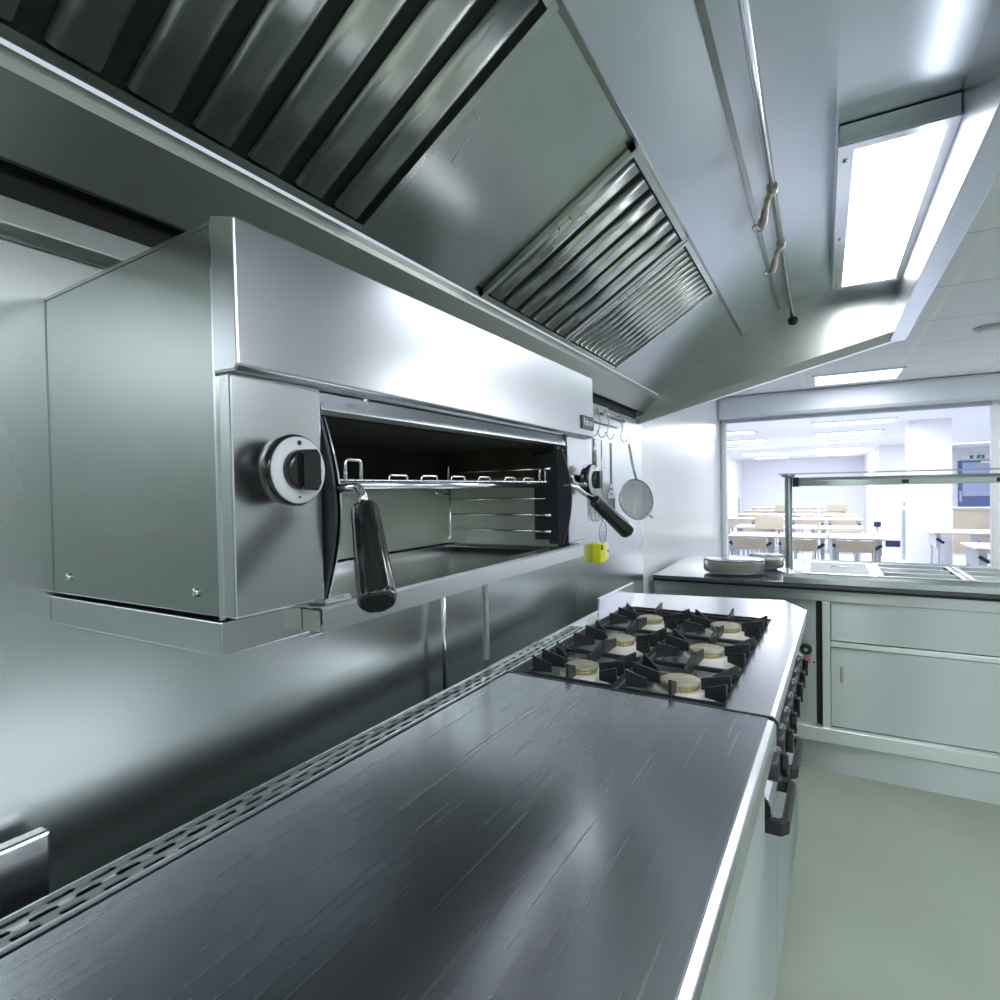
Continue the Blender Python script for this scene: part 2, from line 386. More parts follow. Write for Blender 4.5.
# roller shutter over the opening
s = thing('roller_shutter', 'white roller shutter box with grey bottom bar above the serving opening', 'shutter', (.15, 5.38, 1.87))
MB().prism([(5.34, 1.905), (5.49, 1.905), (5.49, 2.095), (5.34, 2.095), (5.32, 2.07), (5.32, 1.93)], -.80, 1.13, 'x').build('shutter_box', 'shutter', s, bevel=.004)
B(-.76, 1.07, 5.40, 5.44, 1.872, 1.9).build('bottom_bar', 'shuttergrey', s, bevel=.003)
for x in (-.812, 1.13):
    MB().prism([(5.33, 1.9), (5.36, 1.885), (5.49, 1.885), (5.49, 2.098), (5.30, 2.098), (5.30, 1.94)], x, x+.01, 'x').build('end_plate', 'shuttergrey', s)
for x in (-.79, 1.075):
    B(x, x+.03, 5.44, 5.48, 0, 1.9).build('guide_rail', 'white', s, bevel=.002)

# kitchen ceiling luminaires; the deep boxes are unseen, added to brighten the ceiling
KL = ['recessed ceiling light over the servery in front of the roller shutter', 'recessed ceiling light over the aisle beside the servery',
      'added unseen ceiling light over the middle of the kitchen aisle', 'added unseen ceiling light over the near kitchen aisle', 'added unseen ceiling light at the rear of the kitchen',
      'added unseen ceiling light along the right kitchen wall towards the servery', 'added unseen ceiling light along the right kitchen wall at its near end']
for i, (x, y, a, b) in enumerate(KITCHEN_LAMPS):
    t = thing('ceiling_light', KL[i], 'light', (x, y, CEIL-.012), 0, 'kitchen ceiling lights')
    MB().box(x-a-.02, x+a+.02, y-b-.02, y-b, CEIL-.012, CEIL).box(x-a-.02, x+a+.02, y+b, y+b+.02, CEIL-.012, CEIL).box(x-a-.02, x-a, y-b, y+b, CEIL-.012, CEIL).box(x+a, x+a+.02, y-b, y+b, CEIL-.012, CEIL).build('frame', 'white', t)
    if i < 2: B(x-a, x+a, y-b, y+b, CEIL-.006, CEIL-.001).build('diffuser', 'lampk', t)
    else: B(x-a, x+a, y-b, y+b, CEIL-.075, CEIL-.001).build('diffuser', 'fillbox', t)
d = thing('smoke_detector', 'round grey smoke detector on the kitchen ceiling tiles', 'detector', (.745, 3.76, CEIL-.03))
MB().lathe([(.075, 0), (.075, -.008), (.06, -.012)], (.745, 3.76, CEIL)).build('base', 'shuttergrey', d)
MB().lathe([(.055, -.012), (.055, -.024), (.035, -.034)], (.745, 3.76, CEIL)).build('sensor', 'white', d)

# ------------------------------------------------------------------ extraction hood
Y0, Y1 = -1.6, 2.80
TR, RD, R3, R4 = (-.695, 1.770), (-.317, 2.003), (-.165, 2.092), (.030, 2.135)
hd = thing('extraction_hood', 'stainless steel extraction hood over the cooker and grill, with sloping filter bank', 'extraction hood', (-.3, .6, 1.63))
MB().sheet([(-.776, 1.689), (-.770, 1.690), (-.705, 1.748), (-.7035, 1.757), (-.700, 1.767)], Y0, Y1, .003).build('grease_channel', 'hoodrough', hd)
MB().box(-.811, -.776, Y0, Y1-.01, 1.692, 1.696).box(-.811, -.7985, Y0, Y1-.01, 1.657, 1.694).build('rear_gap_shade', 'dark', hd)  # dark sheets paint in the shade of the slot behind the hood edge
# sloping panel as one sheet with blanking panels between the filters
B_ = MB()
for a, b in ((Y0, Y1),):
    B_.sheet([TR, RD], a, b, .003)
B_.build('filter_bank_panel', 'hood', hd)
MB().sheet([RD, R3], Y0, Y1, .003).build('upper_panel', 'hoodclean', hd)
MB().sheet([R3, R4, (.262, 2.135)], Y0, Y1, .003).build('roof_panel', 'hoodclean', hd)
MB().bar((RD[0], Y0, RD[1]-.004), (RD[0], Y1, RD[1]-.004), .010, .006).build('ridge_seam', 'filt', hd)
MB().bar((R3[0], Y0, R3[1]-.004), (R3[0], Y1, R3[1]-.004), .012, .006).build('roof_seam', 'filt', hd)
MB().prism([(-.80, 1.640), (.262, 1.905), (.262, 2.135), (.03, 2.135), (-.165, 2.092), (-.317, 2.003), (-.695, 1.77), (-.80, 1.70)], Y1, Y1+.004).build('end_panel', 'hood', hd)
MB().hexa([(-.80, Y1, 1.632), (-.80, Y1+.04, 1.632), (.268, Y1+.04, 1.898), (.268, Y1, 1.898), (-.80, Y1-.034, 1.664), (-.80, Y1+.04, 1.664), (.268, Y1+.04, 1.930), (.268, Y1-.034, 1.930)]).build('end_flange', 'hoodclean', hd, bevel=.003)
B(.258, .262, Y0, Y1, 1.90, 2.135).build('front_skirt', 'hoodclean', hd)
MB().box(.236, .290, Y0, Y1+.04, 1.893, 1.905).box(.286, .290, Y0, Y1+.04, 1.893, 1.95).build('front_flange', 'hoodclean', hd, bevel=.002)
B(.262, .290, Y1, Y1+.04, 1.90, CEIL).build('corner_post', 'white', hd)
MB().prism([(-.80, 1.640), (.262, 1.905), (.262, 2.135), (.03, 2.135), (-.165, 2.092), (-.317, 2.003), (-.695, 1.77), (-.80, 1.70)], Y0-.004, Y0).build('near_end_panel', 'hood', hd)

# baffle filters
SL = (Vector((RD[0]-TR[0], 0, RD[1]-TR[1]))); SLN = SL.normalized(); NRM = Vector((SLN.z, 0, -SLN.x))   # points down into the kitchen
def fp(s, y, h): return Vector((TR[0], 0, TR[1])) + SL*s + Vector((0, y, 0)) + NRM*h
def baffle(y0, y1, n, label, mat, hs=.62, wires=(True,)):
    t = thing('baffle_filter', label, 'grease filter', tuple(fp(.0, (y0+y1)/2, .0)), 0, 'grease filters in the hood')
    fr = MB()
    for a, b in ((y0, y0+.014), (y1-.014, y1)):
        fr.hexa([fp(.02, a, .002), fp(.02, b, .002), fp(.985, b, .002), fp(.985, a, .002), fp(.02, a, .016), fp(.02, b, .016), fp(.985, b, .016), fp(.985, a, .016)])
    for a, b in ((.02, .045), (.955, .985)):
        fr.hexa([fp(a, y0, .002), fp(a, y1, .002), fp(b, y1, .002), fp(b, y0, .002), fp(a, y0, .015), fp(a, y1, .015), fp(b, y1, .015), fp(b, y0, .015)])
    fr.build('frame', 'filt', t)
    bk = MB(); bk.hexa([fp(.03, y0, .0035), fp(.03, y1, .0035), fp(.97, y1, .0035), fp(.97, y0, .0035), fp(.03, y0, .005), fp(.03, y1, .005), fp(.97, y1, .005), fp(.97, y0, .005)])
    bk.build('backing', 'dark', t)
    sl = MB(); st = (y1-y0-.028)/n
    for i in range(n):
        c = y0+.014+st*(i+.5); rr = st*.34
        rows = []
        for s_ in (.055, .945):
            rows.append([sl.bm.verts.new(fp(s_, c-rr*math.cos(PI*k/8), .007+min(rr*.4, .008)*min(1, 1.5*math.sin(PI*k/8)))) for k in range(9)])
        for k in range(8):
            f = sl.bm.faces.new((rows[0][k], rows[1][k], rows[1][k+1], rows[0][k+1])); f.smooth = True
        for r in rows: sl.bm.faces.new(r)
    sl.build('slats', mat, t)
    for e, yy in (('a', y0+.01),):
        h = MB(); q = [fp(.47, yy+.012, .018), fp(.47, yy+.03, .022), fp(.62, yy+.03, .022), fp(.62, yy+.012, .018)]
        h.tube([fp(.52, yy+.006, .014), fp(.52, yy+.006, .024), fp(.45, yy+.020, .026), fp(.45, yy+.034, .026), fp(.66, yy+.034, .026), fp(.66, yy+.020, .026), fp(.59, yy+.006, .024), fp(.59, yy+.006, .014)], .0014, 8, .006)
        h.build('wire_handle', 'chrome', t)
    return t
baffle(.10, .745, 8, 'greasy dark baffle filter with wide slats above the salamander grill', 'filtgreasy')
baffle(1.125, 1.605, 6, 'baffle filter with six wide rounded slats in the middle of the hood', 'filt')
baffle(1.612, 2.09, 11, 'baffle filter with narrow slats beside the far end of the hood', 'filt')
# the bail handle of the blanking panel
h = MB(); h.tube([fp(.60, .752, .004), fp(.60, .775, .012), fp(.42, .79, .012), fp(.42, .81, .006)], .0012, 6, .01)
h.build('panel_handle', 'chrome', hd)
h = MB(); h.tube([fp(.50, 2.14, .003), fp(.46, 2.165, .008), fp(.58, 2.165, .008), fp(.58, 2.14, .003)], .001, 6, .008)
h.build('panel_handle', 'chrome', hd)

# hood lamp
hl = thing('hood_lamp', 'rectangular bulkhead lamp with white glowing diffuser inside the hood', 'lamp', (.14, 2.1, 2.078))
LX0, LX1, LY0, LY1 = .034, .2575, 1.53, 2.63
B(LX0, LX1, LY0, LY1, 2.088, 2.133).build('housing', 'hoodclean', hl, bevel=.004)
MB().box(LX0, .066, LY0, LY1, 2.084, 2.089).box(.236, LX1, LY0, LY1, 2.084, 2.089).box(.066, .236, LY0, LY0+.03, 2.084, 2.089).box(.066, .236, LY1-.03, LY1, 2.084, 2.089).build('frame', 'cooktop', hl)
B(.066, .236, LY0+.03, LY1-.03, 2.083, 2.087).build('diffuser', 'lamp', hl)
for x, y in ((.05, 1.60), (.05, 2.10), (.05, 2.60), (.15, 2.617), (.245, 2.60)):
    MB().lathe([(.006, 0), (.006, -.003), (.003, -.005)], (x, y, 2.084), n=12).build('screw', 'chrome', hl)

# fire suppression pipe and nozzles
pp = thing('suppression_pipe', 'thin steel pipe with two small nozzles running under the hood roof', 'pipe', (-.10, 1.5, 2.03))
MB().cyl((-.078, Y0+.01, 2.03), (-.112, Y1, 2.03), .0085, n=16).build('pipe', 'chrome', pp)
MB().lathe([(.02, 0), (.02, -.006), (.012, -.010)], (-.112, Y1, 2.03), (0, 1, 0)).build('wall_collar', 'blackmatte', pp)
for y in (1.53, 1.895):
    x = -.078-.034*(y-Y0)/(Y1-Y0)
    nz = MB().rings([(Vector((x, y-.014, 2.03)), .0125), (Vector((x, y+.014, 2.03)), .0125)], 14).tube([(x, y, 2.026), (x-.012, y+.02, 2.016), (x-.020, y+.055, 2.008)], .007, 12).build('elbow', 'tintsteel', pp)
    MB().rings([(Vector((x-.020, y+.055, 2.010)), .008), (Vector((x-.026, y+.085, 2.0)), .0095), (Vector((x-.028, y+.09, 1.998)), .011), (Vector((x-.032, y+.105, 1.992)), .011)], 14).torus((x-.042, y+.112, 1.99), (.2, .3, 1), .013, .0022).build('nozzle', 'pinksheen', pp)

# ------------------------------------------------------------------ salamander grill on the wall
sg = thing('salamander_grill', 'wall-mounted stainless steel salamander grill, open fronted, with two black handles', 'grill', (-.64, .77, 1.17))
SY0, SY1 = .324, 1.215
# base
MB().box(WX+.001, -.478, SY0, .428, 1.172, 1.2035).box(WX+.001, -.478, 1.14, SY1, 1.172, 1.2035).box(WX+.001, -.482, .428, 1.14, 1.165, 1.172).build('base_tray', 'sal', sg, bevel=.0012)
# sides
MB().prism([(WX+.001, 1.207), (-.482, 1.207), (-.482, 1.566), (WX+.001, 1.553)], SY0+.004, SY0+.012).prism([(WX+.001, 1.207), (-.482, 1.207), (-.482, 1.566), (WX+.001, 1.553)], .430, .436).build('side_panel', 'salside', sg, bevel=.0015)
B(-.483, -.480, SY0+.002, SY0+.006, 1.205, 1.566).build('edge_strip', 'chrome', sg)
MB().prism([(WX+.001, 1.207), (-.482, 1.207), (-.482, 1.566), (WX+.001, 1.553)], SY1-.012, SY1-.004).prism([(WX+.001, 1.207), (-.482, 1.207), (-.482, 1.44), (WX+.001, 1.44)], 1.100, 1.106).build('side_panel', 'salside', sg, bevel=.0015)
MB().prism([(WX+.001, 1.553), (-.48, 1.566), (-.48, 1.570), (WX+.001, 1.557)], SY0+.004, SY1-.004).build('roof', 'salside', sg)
for x, z in ((-.763, 1.228), (-.52, 1.228)):
    MB().lathe([(.0045, 0), (.0045, .002), (.002, .003)], (x, SY0+.004, z), (0, -1, 0), n=12).build('screw', 'chrome', sg)
# canopy front
MB().prism([(-.480, 1.572), (-.447, 1.564), (-.445, 1.434), (-.450, 1.430), (-.480, 1.430)], SY0, SY1).build('canopy', 'canopy', sg, bevel=.002, seg=3)
bd = B(-.4455, -.4425, 1.138, 1.208, 1.447, 1.476).build('badge', 'badge', sg, bevel=.001)
t_ = text('badge_lettering', 'Falcon', .021, 'badgetext', bd, (0, 0, 0), (PI/2, 0, PI/2)); t_.location = Vector((-.4422, 1.173, 1.4615))-sg.location
# control panels
MB().box(-.482, -.462, SY0+.004, .434, 1.207, 1.430).build('control_panel', 'sal', sg, bevel=.002)
MB().box(-.482, -.462, 1.105, SY1-.002, 1.207, 1.430).build('control_panel', 'sal', sg, bevel=.002)
def knob(y, z, ang, parent):
    k = MB().lathe([(.012, 0), (.012, .010), (.028, .012), (.032, .015), (.034, .029), (.0325, .033)], (-.462, y, z), (1, 0, 0), n=48).build('control_knob', 'blackplastic', parent)
    MB().lathe([(.0315, .0325), (.0312, .0345), (.018, .0348)], (-.462, y, z), (1, 0, 0), n=48).build('dial_ring', 'dial', k)
    g = MB()
    g.lathe([(.0195, .030), (.019, .041), (.017, .043)], (-.462, y, z), (1, 0, 0), n=40)
    ca, sa = math.cos(ang), math.sin(ang)
    def R(a, b): return (y+a*ca-b*sa, z+a*sa+b*ca)
    pts = [R(-.006, -.0185), R(.010, -.0195), R(.0145, -.013), R(.0145, .013), R(.010, .0195), R(-.006, .0185)]
    g.prism(pts, -.428, -.4135, 'x'); g.build('grip', 'blackplastic', k, bevel=.002)
    for a in (90, 0, -40, -92):
        ca2, sa2 = math.cos(math.radians(a)), math.sin(math.radians(a)); rr = .0255; q = .0024 if a == 90 else .0011
        MB().lathe([(q, .0346), (q, .0354)], (-.462, y+rr*ca2, z+rr*sa2), (1, 0, 0), n=10).build('dial_mark', 'blackmatte', k)
knob(.374, 1.342, 0, sg)
knob(1.165, 1.338, 0, sg)
# top rail of the opening
MB().prism([(-.478, 1.430), (-.472, 1.429), (-.463, 1.409), (-.485, 1.407)], .437, 1.098).build('opening_rail', 'cooktop', sg, bevel=.001)
MB().lathe([(.004, 0), (.004, .003), (.002, .004)], (-.462, .50, 1.4255), (1, 0, -.2), n=10).build('rail_screw', 'chrome', sg)
# cavity
B(-.765, -.760, .437, 1.099, 1.20, 1.345).build('back_wall', 'inner', sg)
B(-.765, -.760, .437, 1.099, 1.345, 1.50).build('burner_back', 'soot', sg)
MB().box(-.76, -.49, .437, 1.099, 1.405, 1.41).box(-.76, -.49, .437, .440, 1.345, 1.41).build('burner_roof', 'soot', sg)
for i in range(5):
    pass
B(-.76, -.487, 1.094, 1.099, 1.20, 1.345).build('cavity_side', 'inner', sg)
B(-.76, -.487, 1.094, 1.099, 1.345, 1.41).build('cavity_side_burnt', 'burnt', sg)
B(-.76, -.487, .437, .441, 1.20, 1.345).build('cavity_side', 'inner', sg)
B(-.765, -.48, .437, 1.099, 1.172, 1.176).build('cavity_floor', 'inner', sg)
MB().box(-.762, -.755, .437, 1.099, 1.1765, 1.192).box(-.755, -.49, 1.092, 1.099, 1.1765, 1.190).build('floor_gap_shade', 'dark', sg)  # dark strips paint in the shaded gap above the cavity floor
# drip tray that slides out of the base
dt = MB().sheet([(-.752, 1.196), (-.75, 1.182), (-.50, 1.182), (-.485, 1.2), (-.452, 1.201), (-.450, 1.199), (-.449, 1.176)], .418, 1.148, .0018).build('drip_tray', 'cooktop', sg, bevel=.0005)
B(-.477, -.452, .4165, .418, 1.177, 1.199).build('tray_end', 'inner', dt)
st = MB().prism([(-.476, .446), (-.4505, .424), (-.4505, .462), (-.476, .484)], 1.2045, 1.2049, 'z').build('sticker', 'paper', dt)
sk = MB()
for i in range(3): sk.box(-.470+.005*i, -.4685+.005*i, .450, .468-.004*i, 1.2050, 1.2052)
sk.build('sticker_print', 'ink', st)
# dark quadrant brackets on both sides
def quadrant(y):
    pts = [(-.50, 1.205), (-.468, 1.205)] + [(-.468+.020*math.sin(PI*t/10), 1.205+.197*t/10) for t in range(1, 10)] + [(-.468, 1.402), (-.50, 1.402)]
    q = MB().prism(pts, y, y+.004).build('quadrant_plate', 'bracket', sg, bevel=.0008)
    return q
quadrant(.4375); quadrant(1.087)
MB().prism([(-.50, 1.205), (-.468, 1.205)] + [(-.468+.022*math.sin(PI*t/10), 1.205+.197*t/10) for t in range(1, 10)] + [(-.468, 1.402), (-.50, 1.402)], .4435, .446).build('quadrant_edge', 'chrome', sg)
B(-.53, -.475, 1.080, 1.087, 1.215, 1.395).build('latch_plate', 'blackmatte', sg, bevel=.001)
# rack
rk = MB()
rk.tube([(-.485, .452, 1.328), (-.485, 1.07, 1.328)], .0058, 12)
rk.tube([(-.745, .452, 1.328), (-.745, 1.07, 1.328)], .004, 8)
for yy in (.456, 1.066): rk.tube([(-.485, yy, 1.328), (-.745, yy, 1.328)], .004, 8)
y = .475
while y < 1.06:
    rk.tube([(-.487, y, 1.3345), (-.743, y, 1.3345)], .0018, 6); y += .0165
rack = rk.build('grid_rack', 'chrome', sg)
for i, y in enumerate((.506, .585, .655, .73, .81, .9, .975, 1.045)):
    L = .042 if i not in (0, 7) else .030
    tall = .028 if i in (0, 7) else .010
    MB().tube([(-.50, y, 1.332), (-.50, y, 1.332+tall), (-.50, y+L*.9, 1.332+tall), (-.50, y+L*.9, 1.332)], .0022 if tall > .02 else .0016, 8, .006).build('wire_loop', 'chrome', rack)
# guides in the right rear corner
gd = MB()
gd.tube([(-.742, 1.02, 1.318), (-.742, 1.03, 1.312), (-.742, 1.078, 1.312)], .0028, 8, .004)
gd.tube([(-.748, 1.086, 1.372), (-.742, 1.072, 1.378), (-.742, 1.072, 1.345)], .003, 8, .004)
gd.tube([(-.742, 1.076, 1.36), (-.742, 1.076, 1.215), (-.75, 1.07, 1.208)], .003, 8, .006)
for z in (1.362, 1.30, 1.266, 1.232): gd.tube([(-.742, 1.082, z), (-.505, 1.082, z)], .0022, 8)
for z in (1.362, 1.266, 1.232): gd.tube([(-.53, 1.077, z), (-.49, 1.077, z)], .003, 8)
gd.build('rack_guides', 'chrome', sg)
# handles
def handle(p0, p1, p2, p3, r0=.0125, r1=.0185):
    rod = MB().tube([p0, p1, p2], .0052, 12, .014).build('handle_rod', 'chrome', sg)
    a = Vector(p2); b = Vector(p3); d = (b-a)
    pr = [(a-d.normalized()*.002, r0*.6), (a, r0*.93), (a+d*.05, r0), (a+d*.92, r1), (a+d*.97, r1*.97), (b, r1*.86)]
    MB().rings(pr, 40, True, .07).build('handle_grip', 'blackplastic', rod)
handle((-.472, .449, 1.324), (-.412, .4375, 1.325), (-.405, .436, 1.304), (-.348, .3885, 1.220), .0142, .0180)
handle((-.47, 1.089, 1.329), (-.446, 1.093, 1.326), (-.420, 1.140, 1.295), (-.374, 1.226, 1.223), .0132, .0178)
MB().tube([(-.462, 1.09, 1.335), (-.448, 1.09, 1.348), (-.448, 1.10, 1.332), (-.44, 1.13, 1.328)], .003, 8, .006).lathe([(.008, 0), (.008, .01), (.004, .012)], (-.44, 1.13, 1.328), (0, 1, 0), n=16).build('ratchet', 'chrome', sg)
# thin pipe down from the grill
gp = thing('drop_pipe', 'thin vertical steel pipe on the wall below the salamander grill', 'pipe', (-.772, 1.10, .80))
MB().cyl((-.772, 1.088, .80), (-.772, 1.082, 1.164), .006, n=12).build('pipe', 'chrome', gp)
MB().rings([(Vector((-.772, 1.082, 1.152)), .010), (Vector((-.772, 1.082, 1.166)), .010)], 8).build('brass_fitting', 'brass', gp)

# ------------------------------------------------------------------ near worktop and cooker (the run stands 1.5 degrees off the wall line)
RZ = -math.radians(1.5)
OX, OY = -.087, 1.10
wt = thing('worktop_unit', 'stainless steel worktop with scratched top and slotted rear strip beside the cooker', 'worktop', (OX, OY, 0), RZ)
LN = -1.25
MB().box(-.548, -.004, LN, .028, .872, .90).build('worktop', 'top', wt, bevel=.002, local=True)
MB().prism([(-.0045, .9), (.006, .898), (.010, .892), (.010, .858), (-.004, .858)], LN, .018).build('front_nosing', 'cooktop', wt, local=True, bevel=.001)
MB().slots(-.600, -.556, LN, .026, .9015, .002, 3, .040, .026, .0075).build('slotted_strip', 'servery', wt, local=True)
MB().box(-.556, -.552, LN, .028, .896, .9035).box(-.603, -.600, LN, .03, .87, .9035).build('strip_edge', 'cooktop', wt, local=True)
MB().box(-.60, -.552, LN, .026, .84, .862).build('flue_box', 'dark', wt, local=True)
B(-.672, -.651, LN, -.816, .85, .947).build('rear_upstand', 'cooktop', wt, local=True, bevel=.004)
MB().box(-.598, -.02, LN, .018, .12, .858).build('body', 'servery', wt, local=True, bevel=.002)
for a, b in ((-1.22, -.64), (-.62, -.02)):
    dr = B(-.02, -.006, a, b, .16, .845).build('door', 'servery', wt, local=True, bevel=.002)
    MB().tube([(-.006, a+.05, .60), (.02, a+.05, .60), (.02, a+.05, .46), (-.006, a+.05, .46)], .005, 10, .008).build('door_handle', 'chrome', dr, local=True)
B(-.58, -.05, LN+.02, 0, 0, .12).build('plinth', 'blackmatte', wt, local=True)

ck = thing('gas_cooker', 'six-burner stainless steel gas cooker with black knobs and oven door handles', 'cooker', (OX, OY, 0), RZ)
CX0, CX1 = -.545, -.082    # hob well in x
HY0, HY1 = .058, .865
# top frame around the hob well
MB().prism([(CX1, .032), (.0, .032), (.0, 1.065), (-.071, 1.21), (-.604, 1.115), (-.604, HY1), (CX1, HY1)], .878, .90, 'z').build('top_surround', 'cooktop', ck, local=True, bevel=.002)
MB().prism([(-.002, .9), (.006, .8985), (.010, .892), (.008, .87), (-.022, .84), (-.03, .84), (-.03, .878), (-.002, .878)], .034, 1.062).build('bullnose', 'cooktop', ck, local=True)
MB().box(CX0, CX1, .030, HY0-.012, .872, .8985).build('near_rim', 'blackmatte', ck, local=True, bevel=.001)
MB().prism([(-.082, .9012), (.003, .9012), (.0125, .893), (.0105, .87), (-.02, .842), (-.02, .87), (-.082, .87)], .0275, .0335).build('joint_gap_strip', 'blackmatte', ck, local=True)  # black strip painted in for the shaded gap between worktop and cooker
MB().slots(-.600, -.552, .030, .50, .9015, .002, 3, .040, .026, .0075).build('slotted_flue', 'servery', ck, local=True)
MB().box(-.6, -.55, .50, HY1, .895, .9015).box(-.604, -.600, .03, HY1, .86, .905).box(-.552, -.546, .03, HY1, .88, .904).build('rear_rail', 'cooktop', ck, local=True)
B(-.60, -.552, .04, HY1, .84, .86).build('flue_box', 'dark', ck, local=True)
MB().box(-.614, -.604, .745, 1.12, .86, .942).build('rear_upstand', 'cooktop', ck, local=True, bevel=.002)
# hob well
MB().box(CX0, CX1, HY0-.02, HY1, .858, .862).build('hob_well', 'hob', ck, local=True)
MB().box(CX0-.003, CX0, HY0-.02, HY1, .86, .90).box(CX1, CX1+.003, HY0-.02, HY1, .86, .8995).box(CX0, CX1, HY1, HY1+.003, .86, .8995).build('well_wall', 'hob', ck, local=True)
MB().box(CX0, CX1, HY0-.012, HY0-.004, .862, .888).build('well_front_lip', 'serverylight', ck, local=True, bevel=.002)
for y in (.278+.01, .555+.01):
    MB().bar((CX0, y, .866), (CX1, y, .866), .012, .008).build('well_divider', 'serverylight', ck, local=True, bevel=.001)
MB().bar((-.31, HY0, .866), (-.31, HY1, .866), .022, .008).build('well_divider', 'serverylight', ck, local=True, bevel=.001)
BX = (-.418, -.190); BY = (.150, .425, .705)
for i, by in enumerate(BY):
    for j, bx in enumerate(BX):
        big = 1.12 if j == 1 else 1.0
        b = MB().lathe([(.062*big, .862), (.062*big, .867), (.054*big, .874), (.051*big, .886), (.047*big, .889), (.036*big, .889)], (bx, by, 0)).build('burner', 'enamel', ck, local=True)
        MB().lathe([(.036*big, .885), (.037*big, .891), (.037*big, .897), (.035*big, .899)], (bx, by, 0), n=96, wob=lambda j_, k: (-.0016 if (k//2) % 2 else 0)).build('flame_ring', 'brass', b, local=True)
        MB().lathe([(.0385*big, .8985), (.0385*big, .903), (.034*big, .906), (.012, .9055)], (bx, by, 0)).build('burner_cap', 'cap', b, local=True)
        MB().tube([(bx+.085, by+.03, .864), (bx+.058, by+.022, .868), (bx+.055, by+.020, .884)], .003, 8, .004).build('igniter', 'enamel', b, local=True)
# body, knob panel and doors
MB().prism([(-.03, .858), (-.026, .84), (-.026, .765), (-.006, .745), (.0, .732), (.0, .700), (-.03, .700), (-.06, .70), (-.06, .858)], .034, 1.06).build('knob_panel', 'cooktop', ck, local=True, bevel=.001)
MB().box(-.598, -.06, .034, 1.06, .14, .857).build('body', 'servery', ck, local=True, bevel=.002)
MB().prism([(-.060, .705), (-.002, .705), (-.002, .732), (-.008, .745), (-.020, .757), (-.060, .757)], .030, .034).build('panel_end_cap', 'blackmatte', ck, local=True)
for k, y in enumerate((.062, .180, .282, .385, .492, .598, .722)):
    kn = MB().lathe([(.022, 0), (.026, .002), (.031, .012), (.031, .034), (.028, .039)], (-.026, y, .803), (1, 0, 0), n=40).build('gas_knob', 'knobgrey', ck, local=True)
    g = MB(); an = (.3, .1, .2, 0, .1, .25, 0)[k]; ca, sa = math.cos(an), math.sin(an)
    pts = [(y+a*ca-b*sa, .803+a*sa+b*ca) for a, b in ((-.006, -.024), (.006, -.024), (.008, .0), (.006, .024), (-.006, .024), (-.008, 0))]
    g.prism(pts, .012, .026, 'x').build('knob_grip', 'blackplastic', kn, local=True, bevel=.004, seg=3)
for a, b, h0, h1 in ((.04, .345, .02, .205), (.35, 1.05, .25, .435)):
    dr = B(-.06, -.024, a, b, .16, .695).build('oven_door', 'servery', ck, local=True, bevel=.003)
    hp = [(-.024, h0), (.016, h0), (.028, h0+.016), (.028, h1-.016), (.016, h1), (-.024, h1), (-.024, h1-.018), (.010, h1-.018), (.015, h1-.024), (.015, h0+.024), (.010, h0+.018), (-.024, h0+.018)]
    MB().prism(hp, .690, .716, 'z').build('door_handle', 'blackmatte', dr, local=True, bevel=.003)
for x, y in ((-.55, .08), (-.1, .08), (-.55, 1.0), (-.1, 1.0)):
    MB().cyl((x, y, 0), (x, y, .14), .022).build('foot', 'chrome', ck, local=True)

# pan supports: one cast-iron grate over each burner
def grate(h0, h1):
    hw = .104
    fr = MB()
    z = .892
    for a, b in (((-hw, -h0, z), (hw, -h0, z)), ((-hw, h1, z), (hw, h1, z)), ((-hw, -h0, z), (-hw, h1, z)), ((hw, -h0, z), (hw, h1, z))):
        fr.bar(a, b, .007, .010)
    for sx in (-1, 1):
        for yy in (-h0, h1): fr.bar((sx*hw, yy, .862), (sx*hw, yy, .894), .010, .010)
    return fr
def fin(a, b, z0, z1a, z1b, wd=.007):
    m = MB(); a = Vector(a); b = Vector(b); d = (b-a).normalized(); s = Vector((-d.y, d.x, 0))*wd/2
    def V(p, z): return Vector((p.x, p.y, z))
    m.hexa([V(a-s, z0), V(a+s, z0), V(b+s, z0), V(b-s, z0), V(a-s, z1a), V(a+s, z1a), V(b+s, z1b), V(b-s, z1b)])
    return m
ROWN = ('nearest the worktop', 'in the middle row', 'in the far row'); COLN = ('wall-side', 'knob-side')
protos = {}
for i, by in enumerate(BY):
    for j, bx in enumerate(BX):
        loc = Vector((bx, by, 0)); loc.rotate(Matrix.Rotation(RZ, 3, 'Z')); loc += Vector((OX, OY, 0))
        lab = 'black cast-iron pan support over the %s burner %s' % (COLN[j], ROWN[i])
        h0, h1 = (.084, .136) if i == 0 else (.136, .136)
        if h0 not in protos:
            t = protos[h0] = thing('pan_support', lab, 'pan support', tuple(loc), RZ, 'pan supports on the cooker')
            grate(h0, h1).build('frame', 'iron', t, local=True, bevel=.001)
            hw = .104
            for a, b in (((-hw, 0, 0), (-.044, 0, 0)), ((hw, 0, 0), (.044, 0, 0)), ((0, -h0, 0), (0, -.044, 0)), ((0, h1, 0), (0, .044, 0))):
                fin(a, b, .890, .928, .914, .0065).build('finger', 'iron', t, local=True, bevel=.001)
            for sx in (-1, 1):
                for sy, hh in ((-1, h0), (1, h1)):
                    fin((sx*hw, sy*hh*.62, 0), (sx*.060, sy*(.044 if hh > .1 else .040), 0), .888, .926, .908, .006).build('finger', 'iron', t, local=True, bevel=.001)
        else:
            dup(protos[h0], tuple(loc), RZ, lab)

